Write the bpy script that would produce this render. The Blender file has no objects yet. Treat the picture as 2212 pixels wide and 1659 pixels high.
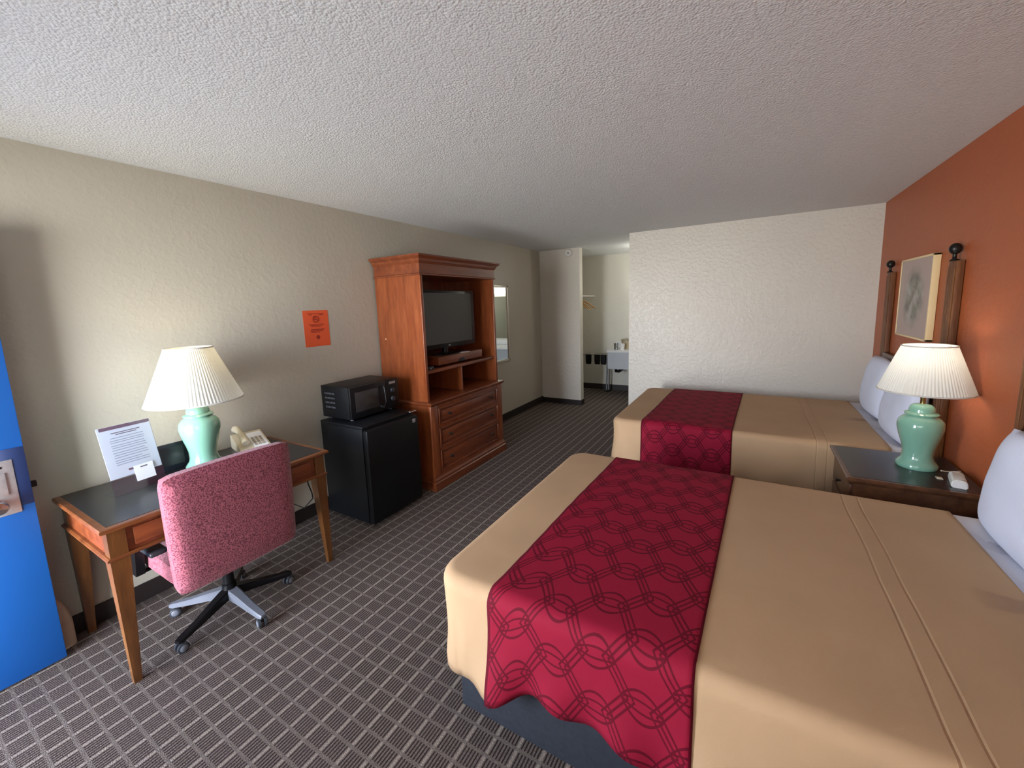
import bpy, bmesh, math, random
from mathutils import Vector, Matrix
random.seed(7)
C = bpy.context.scene.collection
PI = math.pi

# ------------------------------------------------------------------ materials
class N:
    def __init__(s, name, rough=.5, color=(.8, .8, .8), metal=0, spec=.5):
        s.m = bpy.data.materials.new(name); s.m.use_nodes = True
        s.t = s.m.node_tree; s.b = s.t.nodes['Principled BSDF']
        s.b.inputs['Base Color'].default_value = (*color, 1)
        s.b.inputs['Roughness'].default_value = rough
        s.b.inputs['Metallic'].default_value = metal
        s.b.inputs['Specular IOR Level'].default_value = spec
    def n(s, typ, **kw):
        nd = s.t.nodes.new(typ)
        for k, v in kw.items():
            if k in nd.bl_rna.properties: setattr(nd, k, v)
            else: nd.inputs[k.replace('_', ' ')].default_value = v
        return nd
    def l(s, a, b): s.t.links.new(a, b)
    def coord(s, scale=(1, 1, 1), out='Object', rot=(0, 0, 0)):
        tc = s.n('ShaderNodeTexCoord'); mp = s.n('ShaderNodeMapping')
        mp.inputs['Scale'].default_value = scale; mp.inputs['Rotation'].default_value = rot
        s.l(tc.outputs[out], mp.inputs['Vector']); return mp.outputs['Vector']
    def noise(s, vec, scale=5, detail=3, rough=.5):
        nd = s.n('ShaderNodeTexNoise'); nd.inputs['Scale'].default_value = scale
        nd.inputs['Detail'].default_value = detail; nd.inputs['Roughness'].default_value = rough
        s.l(vec, nd.inputs['Vector']); return nd.outputs['Fac']
    def ramp(s, fac, stops, interp='LINEAR'):
        r = s.n('ShaderNodeValToRGB'); r.color_ramp.interpolation = interp
        e = r.color_ramp.elements
        while len(e) < len(stops): e.new(.5)
        for i, (p, c) in enumerate(stops):
            e[i].position = p; e[i].color = (*c, 1) if len(c) == 3 else c
        s.l(fac, r.inputs['Fac']); return r.outputs['Color']
    def math(s, op, a, b=None, c=None):
        m = s.n('ShaderNodeMath', operation=op)
        for i, v in enumerate((a, b, c)):
            if v is None: continue
            if isinstance(v, (int, float)): m.inputs[i].default_value = v
            else: s.l(v, m.inputs[i])
        return m.outputs[0]
    def mix(s, fac, a, b):
        m = s.n('ShaderNodeMix', data_type='RGBA')
        for i, v in ((0, fac), (6, a), (7, b)):
            if isinstance(v, tuple): m.inputs[i].default_value = (*v, 1)
            elif isinstance(v, (int, float)): m.inputs[i].default_value = v
            else: s.l(v, m.inputs[i])
        return m.outputs[2]
    def col(s, c): s.l(c, s.b.inputs['Base Color'])
    def bump(s, h, strength=.3, dist=.01):
        b = s.n('ShaderNodeBump'); b.inputs['Strength'].default_value = strength
        b.inputs['Distance'].default_value = dist
        s.l(h, b.inputs['Height']); s.l(b.outputs['Normal'], s.b.inputs['Normal'])
    def xyz(s, vec):
        sp = s.n('ShaderNodeSeparateXYZ'); s.l(vec, sp.inputs[0]); return sp.outputs

def plain(name, color, rough=.5, metal=0, spec=.5, var=0.0, vscale=30, bump=0):
    k = N(name, rough, color, metal, spec)
    if var or bump:
        f = k.noise(k.coord(), vscale, 4)
        if var:
            k.col(k.ramp(f, [(.3, tuple(c*(1-var) for c in color)), (.7, tuple(min(1, c*(1+var)) for c in color))]))
        if bump: k.bump(f, bump, .004)
    return k.m

def plaster(name, color, rough=.45, strength=.25):
    k = N(name, rough, color, 0, .5)
    v = k.coord()
    big = k.noise(v, 1.3, 2); f1 = k.noise(v, 26, 3, .55); f2 = k.noise(v, 9, 2)
    k.col(k.ramp(big, [(.3, tuple(c*.97 for c in color)), (.7, tuple(c*1.02 for c in color))]))
    h = k.math('ADD', k.math('MULTIPLY', k.ramp(f1, [(.46, (0, 0, 0)), (.62, (1, 1, 1))]), .6), f2)
    k.bump(h, strength, .006)
    return k.m

def popcorn(name, color):
    k = N(name, .9, color, 0, .2)
    v = k.coord()
    a = k.noise(v, 85, 4, .6); b = k.noise(v, 28, 2)
    vo = k.n('ShaderNodeTexVoronoi'); vo.inputs['Scale'].default_value = 110; k.l(v, vo.inputs['Vector'])
    h = k.math('SUBTRACT', k.math('ADD', a, k.math('MULTIPLY', b, .6)), k.math('MULTIPLY', vo.outputs['Distance'], .7))
    k.bump(h, .45, .008)
    k.col(k.ramp(a, [(.3, tuple(c*.9 for c in color)), (.65, color)]))
    return k.m

def wood(name, dark, mid, light, axis='z', rough=.32, scale=1.0, coat=.25):
    k = N(name, rough, mid, 0, .5)
    sc = {'z': (9, 9, 1.1), 'y': (9, 1.1, 9), 'x': (1.1, 9, 9)}[axis]
    v = k.coord(tuple(c*scale for c in sc))
    a = k.noise(v, 2.2, 5, .6)
    v2 = k.coord(tuple(c*scale*5 for c in sc)); b = k.noise(v2, 3, 3)
    f = k.math('ADD', k.math('MULTIPLY', a, .75), k.math('MULTIPLY', b, .25))
    k.col(k.ramp(f, [(.3, dark), (.5, mid), (.72, light)]))
    k.bump(b, .06, .003)
    k.b.inputs['Coat Weight'].default_value = coat; k.b.inputs['Coat Roughness'].default_value = .2
    return k.m

def carpet_mat():
    k = N('carpet_weave', .95, (.1, .1, .1), 0, .1)
    tc = k.n('ShaderNodeTexCoord'); X, Y, Z = k.xyz(tc.outputs['Object'])
    PX, PY = .0912, .0725
    def cell(val, off, per):  # 0..1 saw
        return k.math('FRACT', k.math('DIVIDE', k.math('ADD', val, 50*per-off+per*.5), per))
    cx, cy = cell(X, .733, PX), cell(Y, .503, PY)
    # distance from the middle of the cell border (=0.5)
    dx = k.math('ABSOLUTE', k.math('SUBTRACT', cx, .5)); dy = k.math('ABSOLUTE', k.math('SUBTRACT', cy, .5))
    bright = k.math('LESS_THAN', dx, .062)
    band = k.math('LESS_THAN', dy, .085)
    st = k.math('FRACT', k.math('MULTIPLY', cx, 7.0))
    stripe = k.math('GREATER_THAN', k.math('ABSOLUTE', k.math('SUBTRACT', st, .5)), .22)
    nz = k.noise(k.coord(), 160, 2); nb = k.noise(k.coord(), 2.5, 2); tuft = k.noise(k.coord(), 320, 1)
    dark, mid = (.034, .024, .022), (.165, .132, .115)
    base = k.mix(stripe, dark, mid)
    base = k.mix(band, base, (.165, .136, .118))
    base = k.mix(bright, base, (.31, .262, .222))
    base = k.mix(k.math('MULTIPLY', bright, band), base, (.19, .163, .145))
    base = k.mix(k.math('MULTIPLY', k.ramp(nb, [(.4, (0, 0, 0)), (.65, (1, 1, 1))]), .12), base, (.12, .085, .095))
    mul = k.n('ShaderNodeMix', data_type='RGBA', blend_type='MULTIPLY'); mul.inputs[0].default_value = 1
    k.l(base, mul.inputs[6]); k.l(k.ramp(nz, [(.3, (.72, .72, .72)), (.7, (1.2, 1.2, 1.2))]), mul.inputs[7])
    k.col(mul.outputs[2])
    k.bump(k.math('ADD', tuft, k.math('MULTIPLY', nz, 1.0)), .5, .006)
    return k.m

def speckle(name, c1, c2, scale=120):
    k = N(name, .9, c1, 0, .2)
    v = k.coord(); a = k.noise(v, scale, 2, .5)
    k.col(k.ramp(a, [(.42, c1), (.56, c2)])); k.bump(a, .35, .003)
    k.b.inputs['Sheen Weight'].default_value = .25
    return k.m

def cloth_mat(name, color, seams=None, weave=700):
    k = N(name, .75, color, 0, .3)
    v = k.coord(); a = k.noise(v, 3.0, 3); w = k.noise(v, weave, 1)
    k.col(k.ramp(a, [(.3, tuple(c*.94 for c in color)), (.7, tuple(c*1.04 for c in color))]))
    h = k.math('ADD', k.math('MULTIPLY', w, .08), k.math('MULTIPLY', a, .5))
    if seams:
        tc = k.n('ShaderNodeTexCoord'); X, Y, Z = k.xyz(tc.outputs['Object'])
        wob = k.math('MULTIPLY', k.math('SUBTRACT', k.noise(v, 2.2, 1), .5), .02)
        for sx in seams:
            d = k.math('ABSOLUTE', k.math('SUBTRACT', k.math('ADD', X, wob), sx))
            g = k.math('MAXIMUM', k.math('SUBTRACT', 1.0, k.math('DIVIDE', d, .006)), 0.0)
            h = k.math('SUBTRACT', h, k.math('MULTIPLY', g, .45))
    k.bump(h, .55, .012)
    return k.m

def runner_mat():
    k = N('runner_damask', .75, (.25, .01, .03), 0, .15)
    tc = k.n('ShaderNodeTexCoord'); U, V, _ = k.xyz(tc.outputs['UV'])
    PU, PV = .285, .185
    a = k.math('ABSOLUTE', k.math('SUBTRACT', k.math('FRACT', k.math('DIVIDE', k.math('ADD', U, 20*PU+.03), PU)), .5))
    b = k.math('ABSOLUTE', k.math('SUBTRACT', k.math('FRACT', k.math('DIVIDE', k.math('ADD', V, 20*PV), PV)), .5))
    a2 = k.math('SUBTRACT', .5, a); b2 = k.math('SUBTRACT', .5, b)
    L = None
    def add(x):
        nonlocal L
        L = x if L is None else k.math('MAXIMUM', L, x)
    sbar = k.math('SUBTRACT', k.math('SUBTRACT', a, .146), k.math('MULTIPLY', b, .416))
    for o in (-.066, 0, .066): add(k.math('LESS_THAN', k.math('ABSOLUTE', k.math('SUBTRACT', sbar, o)), .0130))
    for aa, bb in ((a, b), (a2, b2)):
        q2 = k.math('MULTIPLY', k.math('DIVIDE', aa, .225), k.math('DIVIDE', aa, .225))
        shp = k.math('MULTIPLY', k.math('SUBTRACT', 1.0, q2), 1.0)
        inside = k.math('LESS_THAN', aa, .212)
        for h, wd in ((.27, .026), (.10, .020)):
            add(k.math('MULTIPLY', inside, k.math('LESS_THAN', k.math('ABSOLUTE', k.math('SUBTRACT', bb, k.math('MULTIPLY', shp, h))), wd)))
    fu = k.math('MAXIMUM', k.math('LESS_THAN', U, .012), k.math('GREATER_THAN', U, .668))
    L = k.math('MAXIMUM', L, fu)
    base = k.mix(L, (.25, .0075, .028), (.105, .003, .012))
    k.col(base)
    v = k.coord(); w = k.noise(v, 600, 1); a = k.noise(v, 4, 3)
    k.bump(k.math('ADD', k.math('MULTIPLY', w, .06), k.math('MULTIPLY', a, .5)), .4, .012)
    return k.m

def shade_mat(name, tint):
    k = N(name, .7, tint, 0, .3)
    t = k.t; out = t.nodes['Material Output']
    tr = k.n('ShaderNodeBsdfTranslucent'); tr.inputs['Color'].default_value = (*tint, 1)
    mx = k.n('ShaderNodeMixShader'); mx.inputs[0].default_value = .30
    k.l(k.b.outputs[0], mx.inputs[1]); k.l(tr.outputs[0], mx.inputs[2]); k.l(mx.outputs[0], out.inputs['Surface'])
    return k.m

def emit(name, color, s):
    k = N(name, .5, color); k.b.inputs['Emission Color'].default_value = (*color, 1)
    k.b.inputs['Emission Strength'].default_value = s; return k.m

def glass(name, a=.12, tint=(1, 1, 1)):
    k = N(name); out = k.t.nodes['Material Output']
    tr = k.n('ShaderNodeBsdfTransparent'); tr.inputs['Color'].default_value = (*tint, 1)
    gl = k.n('ShaderNodeBsdfGlossy'); gl.inputs['Roughness'].default_value = .05
    mx = k.n('ShaderNodeMixShader'); mx.inputs[0].default_value = a
    k.l(tr.outputs[0], mx.inputs[1]); k.l(gl.outputs[0], mx.inputs[2]); k.l(mx.outputs[0], out.inputs['Surface'])
    return k.m

def art_mat():
    k = N('sketch_print', .35, (.5, .45, .4))
    v = k.coord(); a = k.noise(v, 9, 5, .6); b = k.noise(v, 22, 3)
    tc = k.n('ShaderNodeTexCoord'); X, Y, Z = k.xyz(tc.outputs['Object'])
    ey = k.math('DIVIDE', Y, .25); ez = k.math('DIVIDE', Z, .25)
    r = k.math('SQRT', k.math('ADD', k.math('MULTIPLY', ey, ey), k.math('MULTIPLY', ez, ez)))
    mask = k.ramp(r, [(.55, (1, 1, 1)), (1.0, (0, 0, 0))])
    mat_c = (.42, .31, .27)
    pic = k.ramp(a, [(.36, (.07, .075, .06)), (.5, (.22, .21, .16)), (.62, (.36, .35, .33))])
    k.col(k.mix(k.math('MULTIPLY', mask, k.ramp(b, [(.25, (.6, .6, .6)), (.5, (1, 1, 1))])), mat_c, pic))
    return k.m

WALL = plaster('beige_wall_paint', (.455, .425, .352), .42, .14)
WALL_W = plaster('white_wall_paint', (.66, .62, .55), .38, .4)
ALC = plaster('alcove_wall_paint', (.62, .60, .53), .5, .2)
ORANGE = plaster('burnt_orange_paint', (.40, .098, .030), .5, .18)
CEIL = popcorn('popcorn_ceiling', (.755, .775, .785))
CARPET = carpet_mat()
BASEB = plain('dark_vinyl_base', (.018, .012, .011), .5)
CHERRY = wood('cherry_wood_upright', (.13, .026, .008), (.23, .055, .0145), (.32, .095, .032), 'z')
CHERRY_Y = wood('cherry_wood_level', (.10, .021, .007), (.17, .040, .013), (.25, .07, .024), 'y')
OAK = wood('honey_wood_upright', (.065, .022, .006), (.130, .048, .012), (.21, .085, .024), 'z')
OAK_Y = wood('honey_wood_level', (.09, .025, .008), (.17, .052, .015), (.25, .085, .026), 'y')
WALNUT = wood('dark_walnut', (.04, .015, .008), (.085, .034, .016), (.14, .06, .026), 'y')
POSTW = wood('bedpost_wood', (.07, .022, .007), (.15, .052, .015), (.27, .11, .03), 'z', .55, 1.0, 0)
DKTOP = plain('dark_laminate', (.016, .016, .018), .28, 0, .6, .1, 60)
BLACK = plain('black_plastic', (.006, .006, .007), .30, 0, .3)
BLACKM = plain('black_satin_metal', (.006, .0065, .008), .42, 0, .22, 0, 400, .05)
SCREEN = plain('switched_off_screen', (.020, .021, .021), .30, 0, .6)
GREYPL = plain('grey_plastic', (.145, .155, .185), .42)
DKGREY = plain('dark_grey_plastic', (.03, .034, .042), .4)
CHROME = plain('chrome', (.7, .7, .72), .18, 1)
STEEL = plain('brushed_steel', (.50, .49, .50), .42, .8, .5, .12, 40)
IRON = plain('dark_iron', (.016, .014, .013), .35, .4)
BLUE = plain('blue_door_paint', (.003, .068, .27), .5, 0, .45, .05, 3)
NAVY = plain('dark_navy', (.004, .014, .06), .5)
WHITE = plain('white_plastic', (.75, .74, .72), .4)
CREAM = plain('cream_plastic', (.62, .56, .42), .45)
CREAM2 = plain('cream_keys', (.40, .36, .29), .5)
PAPER = plain('white_paper', (.84, .88, .94), .7)
INK = plain('grey_print', (.42, .47, .56), .8)
INK2 = plain('dark_print', (.14, .12, .16), .8)
MAUVE = plain('mauve_print', (.20, .13, .17), .8)
ORPAPER = plain('orange_paper', (.70, .10, .028), .75)
REDINK = plain('dark_red_print', (.30, .028, .010), .8)
LEATHER = plain('navy_leatherette', (.010, .012, .020), .45, 0, .5, 0, 90, .2)
CEL = plain('celadon_ceramic', (.20, .41, .31), .12, 0, .6)
CEL.node_tree.nodes['Principled BSDF'].inputs['Coat Weight'].default_value = .6
BRASS = plain('aged_brass', (.45, .33, .14), .3, 1)
SHADE = shade_mat('pleated_shade_fabric', (.66, .66, .63))
SHADE_W = shade_mat('pleated_shade_fabric_white', (.76, .76, .73))
BULBW = emit('warm_bulb', (1, .80, .42), 4)
BULBC = emit('neutral_bulb', (1, .93, .80), 4)
CHAIRF = speckle('rose_upholstery', (.135, .026, .046), (.36, .10, .135), 170)
SPREAD = cloth_mat('tan_bedspread_cloth', (.475, .31, .178), (.385, .445))
SHEET = cloth_mat('white_sheet_cloth', (.74, .74, .80))
PILLOW = cloth_mat('white_pillow_cloth', (.74, .79, .95))
RUNNER = runner_mat()
BOXF = plain('charcoal_box_fabric', (.020, .023, .032), .8, 0, .3, .15, 50, .2)
MIRROR = plain('mirror_glass', (.86, .9, .88), .02, 1)
MIRFR = plain('champagne_frame', (.62, .60, .50), .3, .3)
ART = art_mat()
CREAMFR = plain('cream_frame', (.80, .62, .34), .4)
HANGW = plain('hanger_wood', (.50, .28, .10), .45)
STRAP = plain('black_webbing', (.010, .010, .012), .7)
VANITY = plain('white_laminate', (.66, .66, .68), .3)
VAPRON = plain('grey_laminate', (.40, .42, .46), .4)
TAN = plain('tan_plastic', (.42, .34, .22), .4)
ACRYL = glass('clear_acrylic', .07, (.93, .95, .98))
CUPG = glass('clear_cup', .3, (.8, .82, .82))
kc = N('added_curtain_cloth', .8, (.75, .74, .70)); tr_ = kc.n('ShaderNodeBsdfTranslucent'); tr_.inputs['Color'].default_value = (.78, .77, .72, 1)
mx_ = kc.n('ShaderNodeMixShader'); mx_.inputs[0].default_value = .26
kc.l(kc.b.outputs[0], mx_.inputs[1]); kc.l(tr_.outputs[0], mx_.inputs[2]); kc.l(mx_.outputs[0], kc.t.nodes['Material Output'].inputs['Surface'])
ADDED_CURTAIN = kc.m  # translucent cloth, added to spread daylight over the bed tops
LIGHTP = emit('lit_diffuser', (1, .97, .86), 5)
BEIGEF = plain('beige_cloth', (.50, .40, .29), .85, 0, .2, .1, 12, .3)
DOORW = plain('added_frame_paint', (.55, .53, .5), .5)

# ------------------------------------------------------------------ mesh helpers
def box(bm, x0, y0, z0, x1, y1, z1, bev=0, seg=2):
    r = bmesh.ops.create_cube(bm, size=1)
    vs = r['verts']
    bmesh.ops.scale(bm, vec=(x1-x0, y1-y0, z1-z0), verts=vs)
    bmesh.ops.translate(bm, vec=((x0+x1)/2, (y0+y1)/2, (z0+z1)/2), verts=vs)
    if bev:
        es = list({e for v in vs for e in v.link_edges})
        bmesh.ops.bevel(bm, geom=es, offset=bev, segments=seg, affect='EDGES', profile=.5)
def ring_faces(bm, A, B, closed=True):
    n = len(A)
    for i in range(n if closed else n-1):
        j = (i+1) % n
        bm.faces.new((A[i], A[j], B[j], B[i]))
def lathe(bm, cx, cy, prof, n=40, wob=None):
    rows = []
    for k, (r, z) in enumerate(prof):
        row = []
        for i in range(n):
            a = 2*PI*i/n; rr = max(r, 1e-4)
            if wob: rr = rr*wob(a, k/(len(prof)-1))
            row.append(bm.verts.new((cx+rr*math.cos(a), cy+rr*math.sin(a), z)))
        rows.append(row)
    for a, b in zip(rows, rows[1:]): ring_faces(bm, a, b)
    return rows
def cap(bm, row): bm.faces.new(row)
def tube(bm, pts, r, n=10, caps=True):
    pts = [Vector(p) for p in pts]; rows = []
    rs = r if isinstance(r, (list, tuple)) else [r]*len(pts)
    up = Vector((0, 0, 1))
    for i, p in enumerate(pts):
        d = (pts[min(i+1, len(pts)-1)]-pts[max(i-1, 0)]).normalized()
        a = d.cross(up)
        if a.length < .1: a = d.cross(Vector((1, 0, 0)))
        a.normalize(); b = d.cross(a).normalized()
        rows.append([bm.verts.new(p+rs[i]*(math.cos(2*PI*k/n)*a+math.sin(2*PI*k/n)*b)) for k in range(n)])
    for x, y in zip(rows, rows[1:]): ring_faces(bm, x, y)
    if caps: bm.faces.new(rows[0]); bm.faces.new(rows[-1])
def frustum(bm, c0, s0, c1, s1, bev=0):
    """square-ish bar from centre c0 with half sizes s0 to c1 with s1"""
    rows = []
    for c, s in ((c0, s0), (c1, s1)):
        rows.append([bm.verts.new((c[0]+a*s[0], c[1]+b*s[1], c[2])) for a, b in ((-1, -1), (1, -1), (1, 1), (-1, 1))])
    ring_faces(bm, *rows); fs = [bm.faces.new(rows[0]), bm.faces.new(rows[1])]
def extrude_profile(bm, prof, axis, a0, a1, corner=None):
    """closed 2D profile swept straight along axis; prof in the other two coords"""
    def P(p, a):
        return {'x': (a, p[0], p[1]), 'y': (p[0], a, p[1]), 'z': (p[0], p[1], a)}[axis]
    A = [bm.verts.new(P(p, a0)) for p in prof]; B = [bm.verts.new(P(p, a1)) for p in prof]
    ring_faces(bm, A, B); bm.faces.new(A); bm.faces.new(B)
def around(bm, x0, y0, x1, y1, prof, base=True):
    """moulding rings: prof = [(outset, z)] around rectangle, back at x0 stays flush"""
    rows = []
    for o, z in prof:
        rows.append([bm.verts.new(p) for p in ((x0, y0-o, z), (x1+o, y0-o, z), (x1+o, y1+o, z), (x0, y1+o, z))])
    for a, b in zip(rows, rows[1:]): ring_faces(bm, a, b)
    bm.faces.new(rows[0]); bm.faces.new(rows[-1])

def obj(name, bm, m, parent=None, smooth=None, kind=None):
    bmesh.ops.recalc_face_normals(bm, faces=bm.faces)
    if parent is not None:
        off = parent_world(parent); bmesh.ops.translate(bm, vec=-off, verts=bm.verts)
    me = bpy.data.meshes.new(name); bm.to_mesh(me); bm.free()
    o = bpy.data.objects.new(name, me); C.objects.link(o)
    if m: me.materials.append(m)
    if smooth is not None:
        for p in me.polygons: p.use_smooth = True
        try: me.set_sharp_from_angle(angle=math.radians(smooth))
        except Exception: pass
    if parent is not None: o.parent = parent
    if kind: o['kind'] = kind
    return o
def parent_world(p):
    v = Vector((0, 0, 0))
    while p is not None: v = v+p.location; p = p.parent
    return v
def thing(name, label, cat, loc, group=None):
    o = bpy.data.objects.new(name, None); C.objects.link(o); o.location = loc
    o.empty_display_size = .1
    o['label'] = label; o['category'] = cat
    if group: o['group'] = group
    return o
def tag(o, label, cat, group=None):
    o['label'] = label; o['category'] = cat
    if group: o['group'] = group
    return o
B = bmesh.new
def bx(name, m, parent, *a, bev=0, smooth=None, kind=None):
    b = B(); box(b, *a, bev=bev); return obj(name, b, m, parent, smooth if smooth else (40 if bev else None), kind)
def struct(name, m, boxes):
    b = B()
    for a in boxes: box(b, *a)
    return obj(name, b, m, None, None, 'structure')

# ------------------------------------------------------------------ room
H = 2.44; W = 4.0; Y0 = -.5; YA = 5.978; YB = 5.228; YC = 7.29; T = .12; XR = 2.5
struct('floor', CARPET, [(-T, Y0-T, -.1, W+T, YC+T, 0)])
struct('ceiling', CEIL, [(-T, Y0-T, H, W+T, YC+T, H+.1)])
struct('wall_left', WALL, [(-T, Y0-T, 0, 0, YC+T, H)])
struct('wall_right', ORANGE, [(W, Y0-T, 0, W+T, YC+T, H)])
struct('wall_back', WALL_W, [(1.613, YB, 0, W, YB+T, H)])
struct('wall_stub', WALL_W, [(0, YA, 0, .671, YA+T, H)])
struct('wall_alcove', ALC, [(0, YC, 0, XR+T, YC+T, H), (XR, YB+T, 0, XR+T, YC, H)])
DX0, DX1, DZ = .20, 1.15, 2.06
WX0, WX1, WZ0, WZ1 = 1.75, 3.45, .85, 2.10  # unseen opening added behind the camera for fill daylight
struct('wall_front', WALL, [(0, Y0-T, 0, DX0, Y0, H), (DX0, Y0-T, DZ, DX1, Y0, H), (DX1, Y0-T, 0, WX0, Y0, H),
                            (WX0, Y0-T, 0, WX1, Y0, WZ0), (WX0, Y0-T, WZ1, WX1, Y0, H), (WX1, Y0-T, 0, W, Y0, H)])
b = B()
for a in ((WX0, Y0-.09, WZ0, WX0+.04, Y0-.05, WZ1), (WX1-.04, Y0-.09, WZ0, WX1, Y0-.05, WZ1), (WX0, Y0-.09, WZ0, WX1, Y0-.05, WZ0+.04),
          (WX0, Y0-.09, WZ1-.04, WX1, Y0-.05, WZ1), ((WX0+WX1)/2-.02, Y0-.09, WZ0, (WX0+WX1)/2+.02, Y0-.05, WZ1)): box(b, *a)
obj('added_window_1', b, DOORW, None, None, 'structure')  # frame of the unseen opening, added to bring daylight onto the beds
b = B(); rows = []
for i in range(161):
    x = WX0-.08+i*(WX1-WX0+.16)/160; y = Y0+.045+.018*math.sin(i*.9)
    rows.append([b.verts.new((x, y, z)) for z in (WZ0-.10, 1.5, WZ1+.12)])
for p_, q_ in zip(rows, rows[1:]): ring_faces(b, p_, q_, False)
obj('added_curtain_1', b, ADDED_CURTAIN, None, 60, 'structure')  # unseen curtain added as a diffuser for the fill daylight
BH = .10
struct('baseboard_left', BASEB, [(0, .0, 0, .012, YA, BH)])
struct('baseboard_stub', BASEB, [(.012, YA-.012, 0, .683, YA, BH-.02), (.671, YA, 0, .683, YA+T, BH-.02)])
struct('baseboard_alcove', BASEB, [(0, YC-.012, 0, XR, YC, BH)])
struct('baseboard_back', BASEB, [(1.613, YB-.012, 0, W, YB, BH)])
struct('baseboard_right', BASEB, [(W-.012, Y0, 0, W, YB-.012, BH)])

# ------------------------------------------------------------------ blue entry door, opened against the left wall
d = bpy.data.objects.new('door_1', None); C.objects.link(d); d.location = (.165, Y0, 0); d['kind'] = 'structure'
YD = .392
bx('door_leaf', BLUE, d, .140, Y0+.005, .012, .185, YD, 2.04, bev=.002)
bx('dark_strip', NAVY, d, .1835, .318, .80, .1875, .3915, 1.065, bev=.001)  # thin dark navy strip from lock plate to leaf edge
bx('latch_bolt', IRON, d, .150, YD-.002, .865, .172, YD+.020, .893, bev=.004)
pl = B(); box(pl, .185, .195, .775, .191, .352, 1.018, bev=.003); lp = obj('lock_plate', pl, STEEL, d, 40)
pl = B(); box(pl, .190, .235, .865, .199, .325, .965, bev=.003); obj('raised_housing', pl, STEEL, lp, 40)
pl = B()
rows = []
for r, x in ((.026, .191), (.026, .199), (.012, .202), (.012, .222), (.026, .228), (.029, .242), (.024, .254), (.001, .257)):
    rows.append([pl.verts.new((x, .285+r*math.cos(2*PI*i/24), .828+r*math.sin(2*PI*i/24))) for i in range(24)])
for a_, b_ in zip(rows, rows[1:]): ring_faces(pl, a_, b_)
obj('door_knob', pl, CHROME, d, 40)
bx('keycard_slot', BLACK, d, .190, .27, .985, .1925, .32, .995)

b = B()
rows = []
for k in range(9):
    t = k/8; z = .001+.325*t; s = (1-max(0, t-.35)**2*1.9)
    rows.append([b.verts.new((.062+.045*s*math.copysign(abs(math.cos(a))**.6, math.cos(a)), .350+.100*s*math.copysign(abs(math.sin(a))**.6, math.sin(a)), z)) for a in [2*PI*i/28 for i in range(28)]])
for a_, b_ in zip(rows, rows[1:]): ring_faces(b, a_, b_)
cap(b, rows[0]); cap(b, rows[-1])
tag(obj('cloth_bundle', b, BEIGEF, None, 60), 'beige rounded lump on the carpet, half hidden behind the blue door', 'bundle')

# ------------------------------------------------------------------ desk
DX, DY0, DY1, DT = .688, .468, 1.526, .745
desk = thing('writing_desk', 'wooden writing desk with black inlaid top and four tapered legs', 'desk', (.355, 1.0, 0))
b = B(); around(b, .022, DY0+.012, DX-.012, DY1-.012, [(0, DT-.024), (.012, DT-.016), (.012, DT-.004), (.008, DT)])
tp = obj('desktop', b, OAK_Y, desk)
bx('top_inlay', DKTOP, tp, .030, DY0+.028, DT-.002, DX-.030, DY1-.028, DT+.0012)
AP0, AP1 = .602, DT-.024
b = B()
for a in ((.07, DY0+.03, AP0, DX-.06, DY0+.05, AP1), (.07, DY1-.05, AP0, DX-.06, DY1-.03, AP1), (.04, DY0+.06, AP0, .06, DY1-.06, AP1), (DX-.05, DY0+.06, AP0, DX-.032, DY1-.06, AP1)): box(b, *a)
obj('apron', b, CHERRY_Y, desk)
b = B()
for y0, y1 in ((DY0+.11, DY0+.50), (DY1-.50, DY1-.11)):
    box(b, DX-.033, y0, AP0+.022, DX-.024, y1, AP1-.016, bev=.004)
dr = obj('drawer', b, CHERRY_Y, desk, 40)
b = B(); around(b, .028, DY0+.02, DX-.022, DY1-.02, [(0, AP0-.012), (.008, AP0-.009), (.008, AP0-.002), (0, AP0+.003)])
obj('lower_moulding', b, OAK_Y, desk)
for x, y in ((DX-.052, DY0+.054), (DX-.052, DY1-.054), (.062, DY0+.054), (.062, DY1-.054)):
    b = B()
    frustum(b, (x, y, AP0-.012), (.030, .030), (x, y, AP1), (.030, .030))
    sx = 1 if x > .3 else -1; sy = -1 if y < 1 else 1
    frustum(b, (x+.012*sx, y+.012*sy, 0), (.014, .014), (x, y, AP0-.012), (.033, .033))
    obj('leg', b, OAK, desk)

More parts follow.
